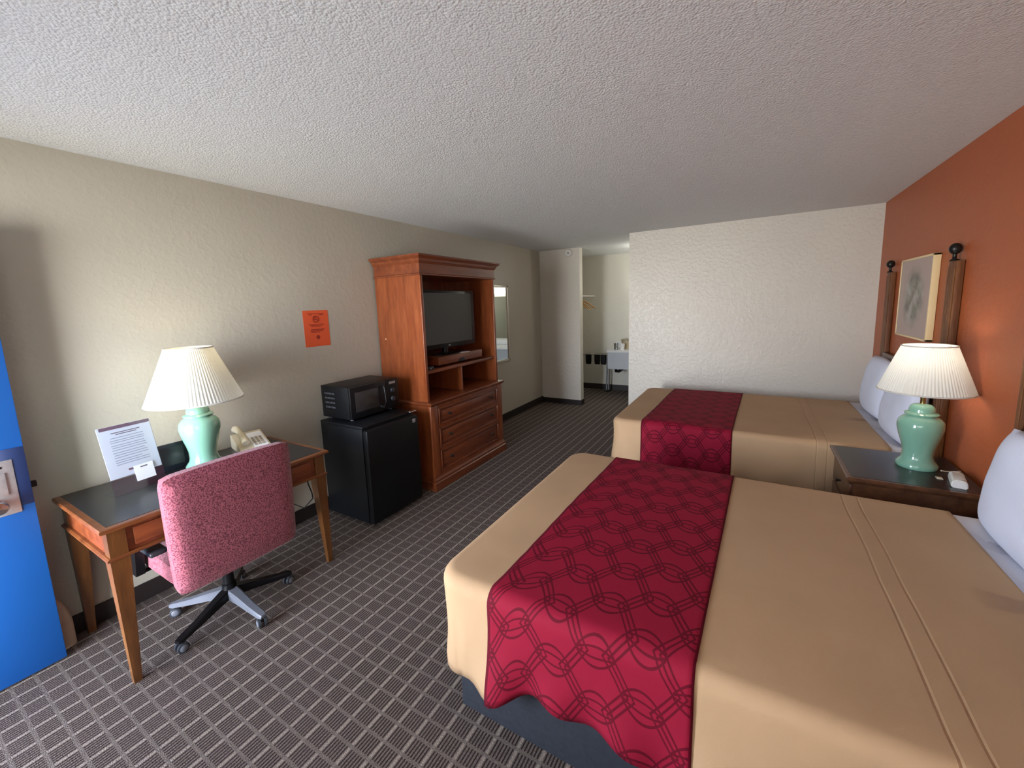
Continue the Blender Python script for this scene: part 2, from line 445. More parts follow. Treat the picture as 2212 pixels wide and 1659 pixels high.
# desk lamp and night lamp
def lamp(name, label, loc, z0, rb, shade_m, bulb_m, grp, lean=0):
    x, y = loc; t = thing(name, label, 'lamp', (x, y, z0), grp)
    P = [(.085, 0), (.089, .006), (.089, .022), (.080, .034), (.070, .048), (.0655, .072), (.067, .10), (.076, .14), (.089, .185), (.0975, .225),
         (.0985, .245), (.094, .268), (.080, .287), (.066, .297), (.062, .305)]
    b = B(); r = lathe(b, x, y, [(a, z0+h) for a, h in P], 48); cap(b, r[0]); cap(b, r[-1]); obj('base', b, CEL, t, 50)
    P = [(.062, .304), (.072, .306), (.073, .311), (.066, .316), (.056, .320), (.055, .334), (.050, .350), (.038, .361), (.012, .366)]
    b = B(); r = lathe(b, x, y, [(a, z0+h) for a, h in P], 48); cap(b, r[0]); cap(b, r[-1]); obj('ginger_jar_lid', b, CEL, t, 50)
    b = B(); r = lathe(b, x, y, [(.012, z0+.366), (.012, z0+.395), (.016, z0+.40), (.016, z0+.44), (.012, z0+.455), (.006, z0+.46), (.006, z0+.468)], 20)
    cap(b, r[0]); cap(b, r[-1])
    obj('stem', b, BRASS, t, 40)
    # harp and shade spider
    b = B()
    for s in (-1, 1):
        tube(b, [(x+s*.012, y, z0+.45), (x+s*.045, y, z0+.50), (x+s*.048, y, z0+.60), (x+s*.02, y, z0+.66), (x, y, z0+.668)], .0022, 6)
    for k in range(3):
        a = 2*PI*k/3+.4; tube(b, [(x, y, z0+.668), (x+.108*math.cos(a), y+.108*math.sin(a), z0+.682)], .0018, 6)
    obj('harp', b, BRASS, t, 40)
    npl = 84
    h0, h1, rt = .392 if rb > .21 else .440, .690, .110
    def wob(a, k): return 1+.010*math.cos(npl*a)
    b = B(); prof = [(rb+(rt-rb)*k/10, z0+h0+(h1-h0)*k/10) for k in range(11)]
    lathe(b, x, y, prof, npl*5, wob); sh = obj('lamp_shade', b, shade_m, t, 80)
    for rr, zz in ((rb, h0), (rt, h1)):
        b = B()
        pts = [(x+(rr)*math.cos(2*PI*i/64), y+(rr)*math.sin(2*PI*i/64), z0+zz) for i in range(65)]
        tube(b, pts, .0042, 8, False); obj('shade_trim', b, shade_m, sh, 60)
    b = B(); r = lathe(b, x, y, [(.012, z0+.468), (.02, z0+.485), (.030, z0+.52), (.031, z0+.54), (.024, z0+.562), (.010, z0+.574), (.001, z0+.576)], 20)
    obj('bulb', b, bulb_m, t, 60)
    return t
LX, LY = .262, 1.030
lamp('table_lamp', 'celadon green ginger jar lamp with a yellowish lit shade on the writing desk', (LX, LY), DT+.0012, .226, SHADE, BULBW, None)
NX, NY, NZ = 3.800, 3.060, .62
lamp('table_lamp', 'celadon green ginger jar lamp with a white lit shade on the nightstand', (NX, NY), NZ+.0012, .198, SHADE_W, BULBC, None)

# sign holder with letter and card
sh = thing('sign_holder', 'clear acrylic sign holder with a white printed letter, standing on the desk', 'sign holder', (.30, .74, DT+.0012))
rot = Matrix.Rotation(math.radians(0), 4, 'Z')
def tilt(bm, about, ang, axis='Y', z=0):
    bmesh.ops.rotate(bm, cent=about, matrix=Matrix.Rotation(ang, 3, axis), verts=bm.verts)
HC = (.30, .735, DT+.001)
def holder_part(name, m, par, y0, y1, z0, z1, xo=0, th=.001, bev=0):
    b = B(); box(b, HC[0]+xo, y0, HC[2]+z0, HC[0]+xo+th, y1, HC[2]+z1)
    tilt(b, HC, math.radians(-13)); bmesh.ops.rotate(b, cent=HC, matrix=Matrix.Rotation(math.radians(9), 3, 'Z'), verts=b.verts)
    return obj(name, b, m, par)
holder_part('acrylic_front', ACRYL, sh, .62, .84, .0, .345, .004, .002)
holder_part('acrylic_back', ACRYL, sh, .62, .84, .0, .345, -.002, .002)
b = B(); box(b, HC[0]-.085, .62, HC[2], HC[0]+.002, .84, HC[2]+.003)
bmesh.ops.rotate(b, cent=HC, matrix=Matrix.Rotation(math.radians(9), 3, 'Z'), verts=b.verts); obj('holder_foot', b, ACRYL, sh)
lt = thing('printed_letter', 'white printed letter with a mauve header, slotted in the sign holder', 'paper', (.30, .74, DT+.09))
holder_part('sheet', PAPER, lt, .622, .838, .085, .345, .0015, .001)
hd = holder_part('header_band', MAUVE, lt, .632, .838, .327, .344, .0027, .0003)
for y0, y1, z in ((.672, .79, .306), (.69, .775, .297), (.665, .80, .281), (.66, .80, .268), (.662, .80, .258), (.66, .795, .243), (.662, .80, .232), (.66, .802, .22), (.66, .79, .206), (.662, .80, .194), (.66, .80, .182), (.66, .77, .168), (.66, .80, .157), (.66, .80, .146)):
    holder_part('text_line', INK if z < .29 else INK2, lt, y0, y1, z, z+.0038, .0027, .0003)
holder_part('signature_mark', MAUVE, lt, .70, .728, .108, .118, .0027, .0003)
cd = thing('tent_card', 'small white card tucked in front of the printed letter', 'card', (.31, .78, DT+.04))
holder_part('card', PAPER, cd, .718, .80, .042, .122, .0065, .001)
holder_part('card_print', INK2, cd, .745, .775, .106, .112, .0077, .0003)

# dark folder standing behind the letter
b = B(); box(b, .135, .80, DT+.0012, .147, 1.0, DT+.155, bev=.003)
fo = thing('menu_folder', 'black leatherette folder standing on the desk between the letter and the lamp', 'folder', (.14, .88, DT+.0012))
ob = obj('cover', b, LEATHER, fo, 40)
b = B(); box(b, .148, .822, DT+.03, .149, .978, DT+.135); obj('cover_panel', b, DKTOP, fo)
b = B(); box(b, .105, .80, DT+.0012, .134, .985, DT+.012, bev=.003); obj('folder_foot', b, LEATHER, fo, 40)

# telephone
ph = thing('telephone', 'cream corded desk telephone with its handset on the cradle, behind the office chair', 'telephone', (.17, 1.33, DT+.0012))
def slant(bm):
    bmesh.ops.rotate(bm, cent=(.17, 1.33, DT), matrix=Matrix.Rotation(math.radians(-12), 3, 'Z'), verts=bm.verts)
zt = DT+.0012
b = B(); extrude_profile(b, [(.06, zt), (.285, zt), (.285, zt+.025), (.085, zt+.085), (.06, zt+.085)], 'y', 1.245, 1.415); slant(b); obj('body', b, CREAM, ph)
def on_top(y0, y1, u0, u1, name, m, hgt=.004, par=None):
    # u: 0 front edge .. 1 back edge of the sloping face
    def P(u): return (.285-.20*u, zt+.025+.06*u)
    b = B(); (xa, za), (xb, zb) = P(u0), P(u1)
    extrude_profile(b, [(xa, za), (xb, zb), (xb+.002, zb+hgt), (xa+.002, za+hgt)], 'y', y0, y1); slant(b); return obj(name, b, m, par or ph)
on_top(1.325, 1.405, .05, .93, 'faceplate', PAPER, .003)
for i in range(4):
    for j in range(3):
        on_top(1.332+j*.022, 1.332+j*.022+.016, .12+i*.13, .12+i*.13+.09, 'key', CREAM2, .007)
b = B()
tube(b, [(.275, 1.280, zt+.066), (.235, 1.280, zt+.092), (.17, 1.280, zt+.110), (.10, 1.280, zt+.122), (.055, 1.280, zt+.115)], [.022, .022, .015, .022, .023], 14)
slant(b); obj('handset', b, CREAM, ph, 60)
b = B(); pts = []
for i in range(150):
    t = i/149; a = t*2*PI*24
    pts.append((.30-.055*t+.006*math.cos(a)+.02*math.sin(t*3), 1.225-.045*math.sin(t*PI), zt+.010+.006*math.sin(a)+.0*t))
tube(b, pts, .0022, 6); obj('coiled_cord', b, CREAM, ph, 60)

# ------------------------------------------------------------------ office chair
CX, CY = .545, .950
ch = thing('office_chair', 'rose speckled swivel office chair with black arms, pushed up to the desk', 'chair', (CX, CY, 0))
def pad(name, x0, y0, z0, x1, y1, z1, bev, bulge=None, m=CHAIRF, par=ch):
    b = B(); box(b, x0, y0, z0, x1, y1, z1, bev=bev, seg=4)
    if bulge: bulge(b)
    return obj(name, b, m, par, 60)
BY0, BY1 = CY-.288, CY+.288
def tilt_back(bm): bmesh.ops.rotate(bm, cent=(.745, CY, .33), matrix=Matrix.Rotation(math.radians(1.5), 3, 'Y'), verts=bm.verts)
b = B()
# back cushion: outline with slightly bowed top and tapered bottom, thickness in x
nz, ny = 16, 16; front, backv = [], []
def back_pt(u, v):
    y = (u-.5)*2; z = v
    hw = .288-.008*(1-v)**2
    zz = .335+(.905-.335)*v + .012*(1-y*y)*(v)
    return hw*y, zz
sb = B(); box(sb, -.5, -.5, -.5, .5, .5, .5)
bmesh.ops.subdivide_edges(sb, edges=sb.edges[:], cuts=12, use_grid_fill=True)
for v in sb.verts:
    x, y, z = v.co
    # superellipse rounding
    k = 22; n_ = (abs(2*y)**k+abs(2*z)**k)**(1/k); n_ = max(n_, 1e-6); mx_ = max(abs(2*y), abs(2*z))
    y2, z2 = (y*mx_/n_, z*mx_/n_)
    edge = max(abs(2*y), abs(2*z)); th = .074*(1-.42*max(0, edge-.86)/.14)
    hy, zz = back_pt(y2+.5, z2+.5)
    bow = .020*(2*y2)**2
    v.co = (.742+x*th-bow*.6, CY+hy, zz)
tilt_back(sb); obj('backrest', sb, CHAIRF, ch, 70)
sb = B(); box(sb, -.5, -.5, -.5, .5, .5, .5)
bmesh.ops.subdivide_edges(sb, edges=sb.edges[:], cuts=10, use_grid_fill=True)
for v in sb.verts:
    x, y, z = v.co
    edge = max(abs(2*x), abs(2*y)); th = .115*(1-.30*max(0, edge-.85)/.15)
    k = 10; n_ = max((abs(2*x)**k+abs(2*y)**k)**(1/k), 1e-6)
    x2, y2 = x*edge/n_, y*edge/n_
    v.co = (.492+x2*.445, CY+y2*.535, .402+z*th+(.012*(1-(2*x2)**2) if z > 0 else 0))
obj('seat', sb, CHAIRF, ch, 70)
b = B(); tube(b, [(CX-.14, CY-.06, .333), (CX+.14, CY-.06, .333)], .006, 8); box(b, CX-.13, CY-.11, .315, CX+.17, CY+.11, .343, bev=.006)
obj('seat_mechanism', b, BLACK, ch, 40)
b = B()
for s in (1,): tube(b, [(CX-.02, CY+.10, .325), (CX+.02, CY+.22, .318), (CX+.03, CY+.27, .312)], .006, 8)
obj('height_lever', b, DKGREY, ch, 60)
for s in (-1, 1):
    b = B(); ya = CY+s*.300
    extrude_profile(b, [(.30, .335), (.375, .335), (.40, .43), (.42, .53), (.36, .53), (.335, .44), (.29, .40)], 'y', ya-.018, ya+.018)
    obj('arm_support', b, BLACK, ch)
    b = B(); box(b, .40, ya-.034, .528, .665, ya+.034, .556, bev=.012, seg=4)
    obj('arm_pad', b, DKGREY, ch, 60)
    b = B(); box(b, .30, min(ya, CY+s*.20)-.01, .330, .36, max(ya, CY+s*.20)+.01, .342, bev=.003); obj('arm_bracket', b, BLACK, ch, 40)
b = B(); r = lathe(b, CX, CY, [(.030, .075), (.034, .09), (.034, .16), (.027, .165), (.027, .30), (.030, .32)], 24); cap(b, r[0]); cap(b, r[-1])
obj('gas_column', b, BLACK, ch, 40)
for k in range(5):
    a = math.radians(2+72*k); ca, sa = math.cos(a), math.sin(a)
    b = B(); R = .285
    def q(r, w, zt_, zb_):
        return [b.verts.new((CX+r*ca-w*sa*s_, CY+r*sa+w*ca*s_, z_)) for s_, z_ in ((-1, zb_), (1, zb_), (1, zt_-.006), (.7, zt_), (-.7, zt_), (-1, zt_-.006))]
    rws = [q(.02, .030, .135, .085), q(.10, .025, .118, .078), q(.20, .021, .092, .064), q(R, .019, .078, .056), q(R+.02, .014, .072, .058)]
    for p_, q_ in zip(rws, rws[1:]): ring_faces(b, p_, q_)
    cap(b, rws[0]); cap(b, rws[-1])
    leg = obj('base_spoke', b, GREYPL if k in (0, 3) else BLACK, ch, 30)
    cx_, cy_ = CX+R*ca, CY+R*sa
    b = B()
    w = a+PI/2+(.5 if k % 2 else -.3); wx, wy = math.cos(w), math.sin(w)
    for s_ in (-1, 1):
        rr = []
        for off, rad in ((.006, .018), (.008, .025), (.019, .025), (.022, .019)):
            ox, oy = cx_+s_*off*wx, cy_+s_*off*wy
            rr.append([b.verts.new((ox-rad*math.cos(2*PI*i/20)*wy, oy+rad*math.cos(2*PI*i/20)*wx, .026+rad*math.sin(2*PI*i/20))) for i in range(20)])
        for p_, q_ in zip(rr, rr[1:]): ring_faces(b, p_, q_)
        cap(b, rr[0]); cap(b, rr[-1])
    tube(b, [(cx_, cy_, .026), (cx_, cy_, .062)], .008, 10)
    ca_ = obj('castor', b, DKGREY, leg, 40)
    for s_ in (-1, 1):
        b = B(); ox, oy = cx_+s_*.0222*wx, cy_+s_*.0222*wy
        tube(b, [(ox, oy, .026), (ox+s_*.003*wx, oy+s_*.003*wy, .026)], [.017, .013], 18)
        obj('hub_cap', b, GREYPL, leg, 40)

# desk lamp cord hanging at the desk's far front leg
b = B(); tube(b, [(.57, 1.435, .588), (.575, 1.44, .53), (.578, 1.455, .47), (.56, 1.47, .42), (.40, 1.50, .30), (.08, 1.56, .25), (.02, 1.60, .24)], .0035, 8)
tag(obj('power_cord', b, BLACK, None, 60), 'thin black cord hanging below the desk beside the leg near the refrigerator', 'cord')

# ------------------------------------------------------------------ orange notice on the wall
nt = thing('notice_sheet', 'orange no smoking notice on the beige left wall beside the armoire', 'notice', (0, 1.995, 1.34))
bx('sheet', ORPAPER, nt, .0005, 1.888, 1.341, .002, 2.103, 1.623)
b = B(); pts = [(.0028, 1.990+.024*math.cos(2*PI*i/32), 1.555+.024*math.sin(2*PI*i/32)) for i in range(33)]
tube(b, pts, .0035, 6, False); tube(b, [(.0028, 1.973, 1.572), (.0028, 2.007, 1.538)], .003, 6); box(b, .002, 1.975, 1.550, .004, 2.006, 1.558); box(b, .002, 1.981, 1.564, .004, 1.995, 1.570)
obj('no_smoking_symbol', b, REDINK, nt)
for y0, y1, z0, z1 in ((1.925, 2.07, 1.596, 1.601), (1.935, 1.965, 1.586, 1.592), (2.02, 2.06, 1.586, 1.592), (1.93, 2.06, 1.511, 1.516), (1.94, 2.05, 1.503, 1.508), (1.95, 2.03, 1.494, 1.499), (1.945, 2.06, 1.470, 1.478), (1.94, 2.05, 1.459, 1.466), (1.945, 2.02, 1.450, 1.456)):
    bx('printed_line', REDINK, nt, .002, y0, z0, .0026, y1, z1)
b = B(); tube(b, [(.002, 2.0, 1.413), (.0026, 2.0, 1.413)], .017, 16); obj('round_mark', b, REDINK, nt)

# ------------------------------------------------------------------ refrigerator and microwave
FX0, FX1, FY0, FY1, FZ = .085, .612, 1.890, 2.410, .775
fr = thing('mini_refrigerator', 'black compact refrigerator between the writing desk and the armoire', 'refrigerator', (.35, 2.15, 0))
b = B(); box(b, FX0, FY0, .028, FX1-.055, FY1, FZ-.022, bev=.004)
obj('cabinet', b, BLACKM, fr, 40)
bx('top_panel', BLACKM, fr, FX0, FY0-.003, FZ-.022, FX1-.045, FY1+.003, FZ, bev=.006)
fd = bx('door', BLACKM, fr, FX1-.050, FY0, .030, FX1, FY1, FZ-.028, bev=.010)
bx('badge', STEEL, fd, FX1, 2.345, .690, FX1+.002, 2.378, .722, bev=.0008)
bx('door_hinge', CHROME, fr, FX1-.05, 2.335, FZ-.001, FX1-.008, 2.405, FZ+.008, bev=.002)
for x in (FX0+.05, FX1-.09):
    for y in (FY0+.05, FY1-.05):
        b = B(); r = lathe(b, x, y, [(.016, 0), (.016, .012), (.01, .014), (.01, .03)], 14); cap(b, r[0]); cap(b, r[-1]); obj('foot', b, BLACK, fr, 40)

MX0, MX1, MY0, MY1, MZ0, MZ1 = .058, .400, 1.938, 2.425, .792, 1.040
mw = thing('microwave', 'black microwave oven standing on the mini refrigerator', 'microwave', (.21, 2.18, FZ))
bx('cabinet', BLACKM, mw, MX0, MY0, MZ0, MX1-.022, MY1, MZ1, bev=.003)
md = bx('door', BLACK, mw, MX1-.021, MY0+.001, MZ0+.002, MX1, MY0+.345, MZ1-.002, bev=.004)
bx('door_window', plain('microwave_window', (.035, .030, .030), .2), md, MX1, MY0+.045, MZ0+.050, MX1+.0012, MY0+.270, MZ1-.045, bev=.0004)
b = B(); hy = MY0+.310
tube(b, [(MX1-.002, hy, MZ1-.035), (MX1+.022, hy, MZ1-.045), (MX1+.028, hy+.004, MZ1-.10), (MX1+.028, hy+.004, MZ0+.09), (MX1+.022, hy, MZ0+.045), (MX1-.002, hy, MZ0+.035)], .007, 10)
obj('handle', b, BLACK, md, 60)
b = B()
for z in (MZ0+.03, ): tube(b, [(MX1+.004, hy+.0, z), (MX1+.012, hy+.0, z+.012)], .008, 10)
obj('handle_glint_cap', b, CHROME, md, 60)
cp = bx('control_panel', BLACK, mw, MX1-.021, MY0+.348, MZ0+.002, MX1-.001, MY1-.001, MZ1-.002, bev=.004)
for z in (MZ0+.155, MZ0+.085):
    b = B(); tube(b, [(MX1-.002, MY0+.417, z), (MX1+.014, MY0+.417, z)], [.021, .018], 24); box(b, MX1+.012, MY0+.414, z-.016, MX1+.019, MY0+.420, z+.016, bev=.001); obj('dial', b, DKGREY, cp, 40)
bx('display_strip', STEEL, cp, MX1-.001, MY0+.385, MZ1-.040, MX1+.0005, MY0+.450, MZ1-.020)
VENTG = plain('vent_grey', (.08, .09, .11), .6)
for r_ in range(4):
    b = B()
    for c_ in range(7):
        z = MZ0+.075+r_*.036; x = MX0+.045+c_*.017
        box(b, x, MY0-.0006, z, x+.010, MY0+.0005, z+.013)
    obj('vent_row', b, VENTG, mw)
for x in (MX0+.04, MX1-.05):
    for y in (MY0+.04, MY1-.06):
        b = B(); r = lathe(b, x, y, [(.012, FZ+.001), (.014, FZ+.004), (.014, MZ0+.001)], 14); cap(b, r[0]); cap(b, r[-1]); obj('foot', b, GREYPL, mw, 40)

# ------------------------------------------------------------------ armoire
AY0, AY1, AXF = 2.582, 3.742, .605
ar = thing('tv_armoire', 'tall cherry wood armoire with open television bay above three drawers', 'armoire', (.30, 3.16, 0))
# plinth
b = B(); around(b, .014, AY0+.004, AXF-.002, AY1-.004, [(.022, 0), (.022, .070), (.014, .078), (.014, .095), (.004, .112), (.0, .125)]); obj('plinth', b, CHERRY_Y, ar)
# chest body
b = B()
box(b, .014, AY0, .11, AXF-.012, AY0+.03, .765); box(b, .014, AY1-.03, .11, AXF-.012, AY1, .765); box(b, .014, AY0+.03, .11, .03, AY1-.03, .765)
box(b, .03, AY0+.03, .11, AXF-.012, AY1-.03, .13)
for y0, y1 in ((AY0-.001, AY0+.095), (AY1-.095, AY1+.001)): box(b, AXF-.03, y0, .11, AXF-.004, y1, .765, bev=.008)
for z0, z1 in ((.11, .150), (.348, .368), (.552, .576), (.735, .765)): box(b, AXF-.03, AY0+.095, z0, AXF-.006, AY1-.095, z1)
obj('chest_body', b, CHERRY, ar, 40)
for z0, z1 in ((.152, .346), (.370, .550), (.578, .733)):
    b = B(); y0, y1 = AY0+.098, AY1-.098
    box(b, AXF-.035, y0, z0, AXF-.010, y1, z1)
    for a in ((y0, z0, y1, z0+.016), (y0, z1-.016, y1, z1), (y0, z0, y0+.016, z1), (y1-.016, z0, y1, z1)):
        box(b, AXF-.012, a[0], a[1], AXF+.002, a[2], a[3], bev=.004)
    box(b, AXF-.012, y0+.035, z0+.032, AXF-.005, y1-.035, z1-.032, bev=.006)
    dw = obj('drawer', b, CHERRY_Y, ar, 40)
    for y in (AY0+.235, AY1-.235):
        b = B(); zc = (z0+z1)/2
        tube(b, [(AXF-.006, y, zc), (AXF+.002, y, zc), (AXF+.014, y, zc), (AXF+.022, y, zc), (AXF+.027, y, zc)], [.013, .006, .006, .014, .009], 18)
        obj('knob', b, IRON, dw, 50)
# chest top board
b = B(); around(b, .014, AY0+.004, AXF-.002, AY1-.004, [(0, .760), (.010, .768), (.020, .776), (.022, .790), (.016, .796)]); obj('chest_top', b, CHERRY_Y, ar)
# hutch
UX, UY0, UY1, UZ0, UZ1 = .555, AY0+.018, AY1-.000, .796, 1.93
b = B()
box(b, .014, UY0, UZ0, UX, UY0+.024, UZ1); box(b, .014, UY1-.024, UZ0, UX, UY1, UZ1); box(b, .014, UY0+.024, UZ0, .026, UY1-.024, UZ1)
box(b, UX-.022, UY0-.001, UZ0, UX+.002, UY0+.030, UZ1, bev=.003); box(b, UX-.022, UY1-.030, UZ0, UX+.002, UY1+.001, UZ1, bev=.003)
box(b, .026, UY0+.024, 1.90, UX, UY1-.024, UZ1)
obj('hutch_body', b, CHERRY, ar, 40)
bx('shelf', CHERRY_Y, ar, .026, UY0+.024, 1.036, UX-.02, UY1-.024, 1.064, bev=.002)
bx('divider', CHERRY, ar, .026, 3.150, .796, UX-.045, 3.172, 1.036)
b = B(); around(b, .014, UY0, UX, UY1, [(0, 1.888), (.012, 1.890), (.014, 1.900), (.004, 1.906), (.004, 1.985), (.010, 1.992), (.020, 2.006), (.026, 2.022), (.044, 2.036), (.052, 2.046), (.052, 2.056), (.046, 2.060)])
obj('cornice', b, CHERRY_Y, ar)
b = B(); box(b, .060, 2.83, 1.085, .505, 3.535, 1.160, bev=.003)
sw = obj('swivel_board', b, CHERRY_Y, ar, 40)
b = B(); tube(b, [(.28, 3.18, 1.064), (.28, 3.18, 1.085)], .10, 24); obj('swivel_plate', b, IRON, ar, 40)
b = B(); tube(b, [(.499, 3.18, 1.085), (.5065, 3.18, 1.085)], .055, 24)
for v in b.verts: v.co.z = max(v.co.z, 1.0852); 
for v in b.verts: v.co.z = 1.0852+(v.co.z-1.0852)*.6
obj('finger_notch', b, BLACK, sw)
b = B(); tube(b, [(.10, UY0-.002, 1.345), (.10, UY0+.001, 1.345)], .007, 12); obj('side_plug', b, plain('pale_plug', (.7, .5, .3), .5), ar)

tv = thing('television', 'flat black television, switched off, inside the armoire bay', 'television', (.30, 3.10, 1.16))
TY0, TY1, TZ0, TZ1, TX = 2.648, 3.535, 1.225, 1.772, .425
b = B(); box(b, TX-.060, TY0, TZ0, TX, TY1, TZ1, bev=.008); box(b, TX-.11, TY0+.12, TZ0+.06, TX-.058, TY1-.12, TZ1-.08, bev=.02); obj('housing', b, BLACK, tv, 40)
bx('screen', SCREEN, tv, TX-.001, TY0+.028, TZ0+.045, TX+.0015, TY1-.055, TZ1-.026)
bx('logo_mark', STEEL, tv, TX, 3.085, TZ0+.018, TX+.001, 3.115, TZ0+.027)
b = B(); tube(b, [(TX-.06, 3.10, 1.172), (TX-.06, 3.10, 1.235)], .03, 16); obj('stand_neck', b, BLACK, tv, 40)
b = B(); r = lathe(b, 0, 0, [(.17, 0), (.17, .006), (.12, .012), (.02, .016)], 40); cap(b, r[0]); cap(b, r[-1])
bmesh.ops.scale(b, vec=(.62, 1.15, 1), verts=b.verts); bmesh.ops.translate(b, vec=(TX-.05, 3.10, 1.1602), verts=b.verts); obj('stand_foot', b, BLACK, tv, 40)
b = B(); box(b, .44, 3.19, 1.1602, .50, 3.33, 1.1625); tag(obj('paper_card', b, PAPER, None), 'small white card lying flat on the swivel board under the television', 'card')
b = B(); box(b, .40, 2.64, 1.0642, .52, 2.75, 1.095, bev=.006)
rb = thing('cable_box', 'small black box on the armoire shelf left of the swivel board', 'box', (.46, 2.70, 1.0642))
obj('case', b, BLACK, rb, 40); bx('indicator', WHITE, rb, .5195, 2.70, 1.072, .5212, 2.715, 1.078)

# ------------------------------------------------------------------ wall mirror, smoke detector
mr = thing('wall_mirror', 'tall narrow pale framed mirror on the left wall beyond the armoire', 'mirror', (.012, 4.71, .86))
b = B()
MY_0, MY_1, MZ_0, MZ_1 = 4.50, 4.925, .838, 1.883
for a in ((MY_0, MZ_0, MY_1, MZ_0+.03), (MY_0, MZ_1-.03, MY_1, MZ_1), (MY_0, MZ_0, MY_0+.03, MZ_1), (MY_1-.03, MZ_0, MY_1, MZ_1)): box(b, .0005, a[0], a[1], .022, a[2], a[3], bev=.003)
obj('frame', b, MIRFR, mr, 40)
bx('mirror_pane', MIRROR, mr, .001, MY_0+.02, MZ_0+.02, .010, MY_1-.02, MZ_1-.02)
sd = thing('smoke_detector', 'round white smoke detector high on the narrow stub wall', 'smoke detector', (.50, YA, 2.37))
b = B(); tube(b, [(.503, YA-.0005, 2.369), (.503, YA-.02, 2.369), (.503, YA-.036, 2.369)], [.060, .060, .048], 32); obj('housing', b, WHITE, sd, 40)
b = B(); tube(b, [(.503, YA-.036, 2.369), (.503, YA-.041, 2.369)], [.018, .015], 20); obj('vent_cap', b, CREAM2, sd, 40)

# ------------------------------------------------------------------ beds
def sm(t): t = max(0, min(1, t)); return t*t*(3-2*t)
def wave(x, seed): return (math.sin(x*9+seed)+.6*math.sin(x*17+seed*2.1)+.4*math.sin(x*31+seed))/2
BX0 = 1.932; ZT = .600; HEADX = 3.775
def hemz(x, near):
    if not near: return .235
    return .205+.085*sm((x-2.15)/.25)-.035*sm((x-2.45)/.4)+.008*math.sin(x*22)
def side_out(x, depth, seed, first):
    """outward offset of the skirt at a fraction depth (0 top..1 hem)"""
    d = sm((depth-.15)/.85)
    return (.016+.022*wave(x, seed)+.015*math.sin(x*26+seed)*sm((depth-.45)/.5))*d
def make_bed(y0, y1, name_lbl, seed, near):
    R = .045
    bed = thing('bed', name_lbl[0], 'bed', (3.0, (y0+y1)/2, 0), None)
    bx('platform_base', BOXF, bed, BX0+.07, y0+.05, 0, 3.940, y1-.05, .36, bev=.006)
    bx('mattress', SHEET, bed, BX0+.03, y0+.025, .36, 3.945, y1-.025, ZT-.012, bev=.04)
    # turned-back sheet strip
    b = B()
    xs = [HEADX-.12+i*(3.94-HEADX+.12)/8 for i in range(9)]; rows = []
    for x in xs:
        row = []
        for k in range(5): row.append((x, y0+.012-.0, .30+k*(ZT-.045-.30)/4))
        row += [(x, y0+.022, ZT-.018), (x, y0+.05, ZT-.004)]
        for k in range(1, 16): row.append((x, y0+.05+(y1-y0-.10)*k/16, ZT-.011+.003*math.sin(k*1.7+x*20)))
        row += [(x, y1-.05, ZT-.004), (x, y1-.022, ZT-.018)]
        for k in range(5): row.append((x, y1-.012, ZT-.045-k*(ZT-.045-.30)/4))
        rows.append([b.verts.new(p) for p in row])
    for p_, q_ in zip(rows, rows[1:]): ring_faces(b, p_, q_, False)
    obj('top_sheet', b, SHEET, bed, 60)
    # bedspread: U path
    path = []; Rc = .11
    xs0 = HEADX
    n1 = 70
    for i in range(n1): path.append(('n', xs0+(BX0+Rc-xs0)*i/n1))
    for i in range(14): path.append(('c1', i/13))
    n2 = 40
    for i in range(1, n2): path.append(('f', y0+Rc+(y1-y0-2*Rc)*i/n2))
    for i in range(14): path.append(('c2', i/13))
    for i in range(1, n1+1): path.append(('r', BX0+Rc+(xs0-BX0-Rc)*i/n1))
    def outline(p):
        k, t = p
        if k == 'n': return Vector((t, y0, 0)), Vector((0, -1, 0)), t, (t, 1)
        if k == 'c1':
            a = -PI/2-PI/2*t; c = Vector((BX0+Rc, y0+Rc, 0)); nrm = Vector((math.cos(a), math.sin(a), 0)); return c+Rc*nrm, nrm, BX0+Rc-t*.15, (BX0, 1)
        if k == 'f': return Vector((BX0, t, 0)), Vector((-1, 0, 0)), BX0-.04-(t-y0), (BX0, 0)
        if k == 'c2':
            a = PI-PI/2*t; c = Vector((BX0+Rc, y1-Rc, 0)); nrm = Vector((math.cos(a), math.sin(a), 0)); return c+Rc*nrm, nrm, 7+t*.15, (BX0, 0)
        return Vector((t, y1, 0)), Vector((0, 1, 0)), t, (t, 0)
    b = B(); cols = []
    Cc = Vector((HEADX, (y0+y1)/2, 0))
    prof = [(R, 0)]+[(R-R*math.sin(j/6*PI/2), -R*(1-math.cos(j/6*PI/2))) for j in range(1, 7)]
    for p in path:
        P, nrm, w, (hx, nearside) = outline(p)
        h = hemz(hx, near) if nearside and near else .225
        if p[0] == 'c1': h = hemz(BX0, near) if near else .225
        col = []
        corner = p[0] in ('c1', 'c2')
        for j in range(1, 12):
            t = j/12; q_ = Cc+(P-nrm*R-Cc)*t
            zz = ZT+.004*math.sin(q_.x*5+seed)*math.sin(q_.y*6)
            col.append((q_.x, q_.y, zz))
        drop = .045
        if p[0] == 'c1' or p[0] == 'c2': drop = .055
        for o, dz in prof:
            q_ = P-nrm*o; col.append((q_.x, q_.y, ZT+dz))
        zs = ZT-R
        for j in range(1, 11):
            t = j/10; z = zs+(h-zs)*t; out = side_out(w, t, seed, 0)
            if corner: out *= 1.0; out -= .015*t
            q_ = P+nrm*out; col.append((q_.x, q_.y, z))
        cols.append([b.verts.new(c) for c in col])
    for p_, q_ in zip(cols, cols[1:]): ring_faces(b, p_, q_, False)
    cv = b.verts.new((Cc.x, Cc.y, ZT))
    for p_, q_ in zip(cols, cols[1:]): b.faces.new((cv, p_[0], q_[0]))
    off = bed.location.copy()
    sp = obj('bedspread', b, SPREAD, bed, 70)
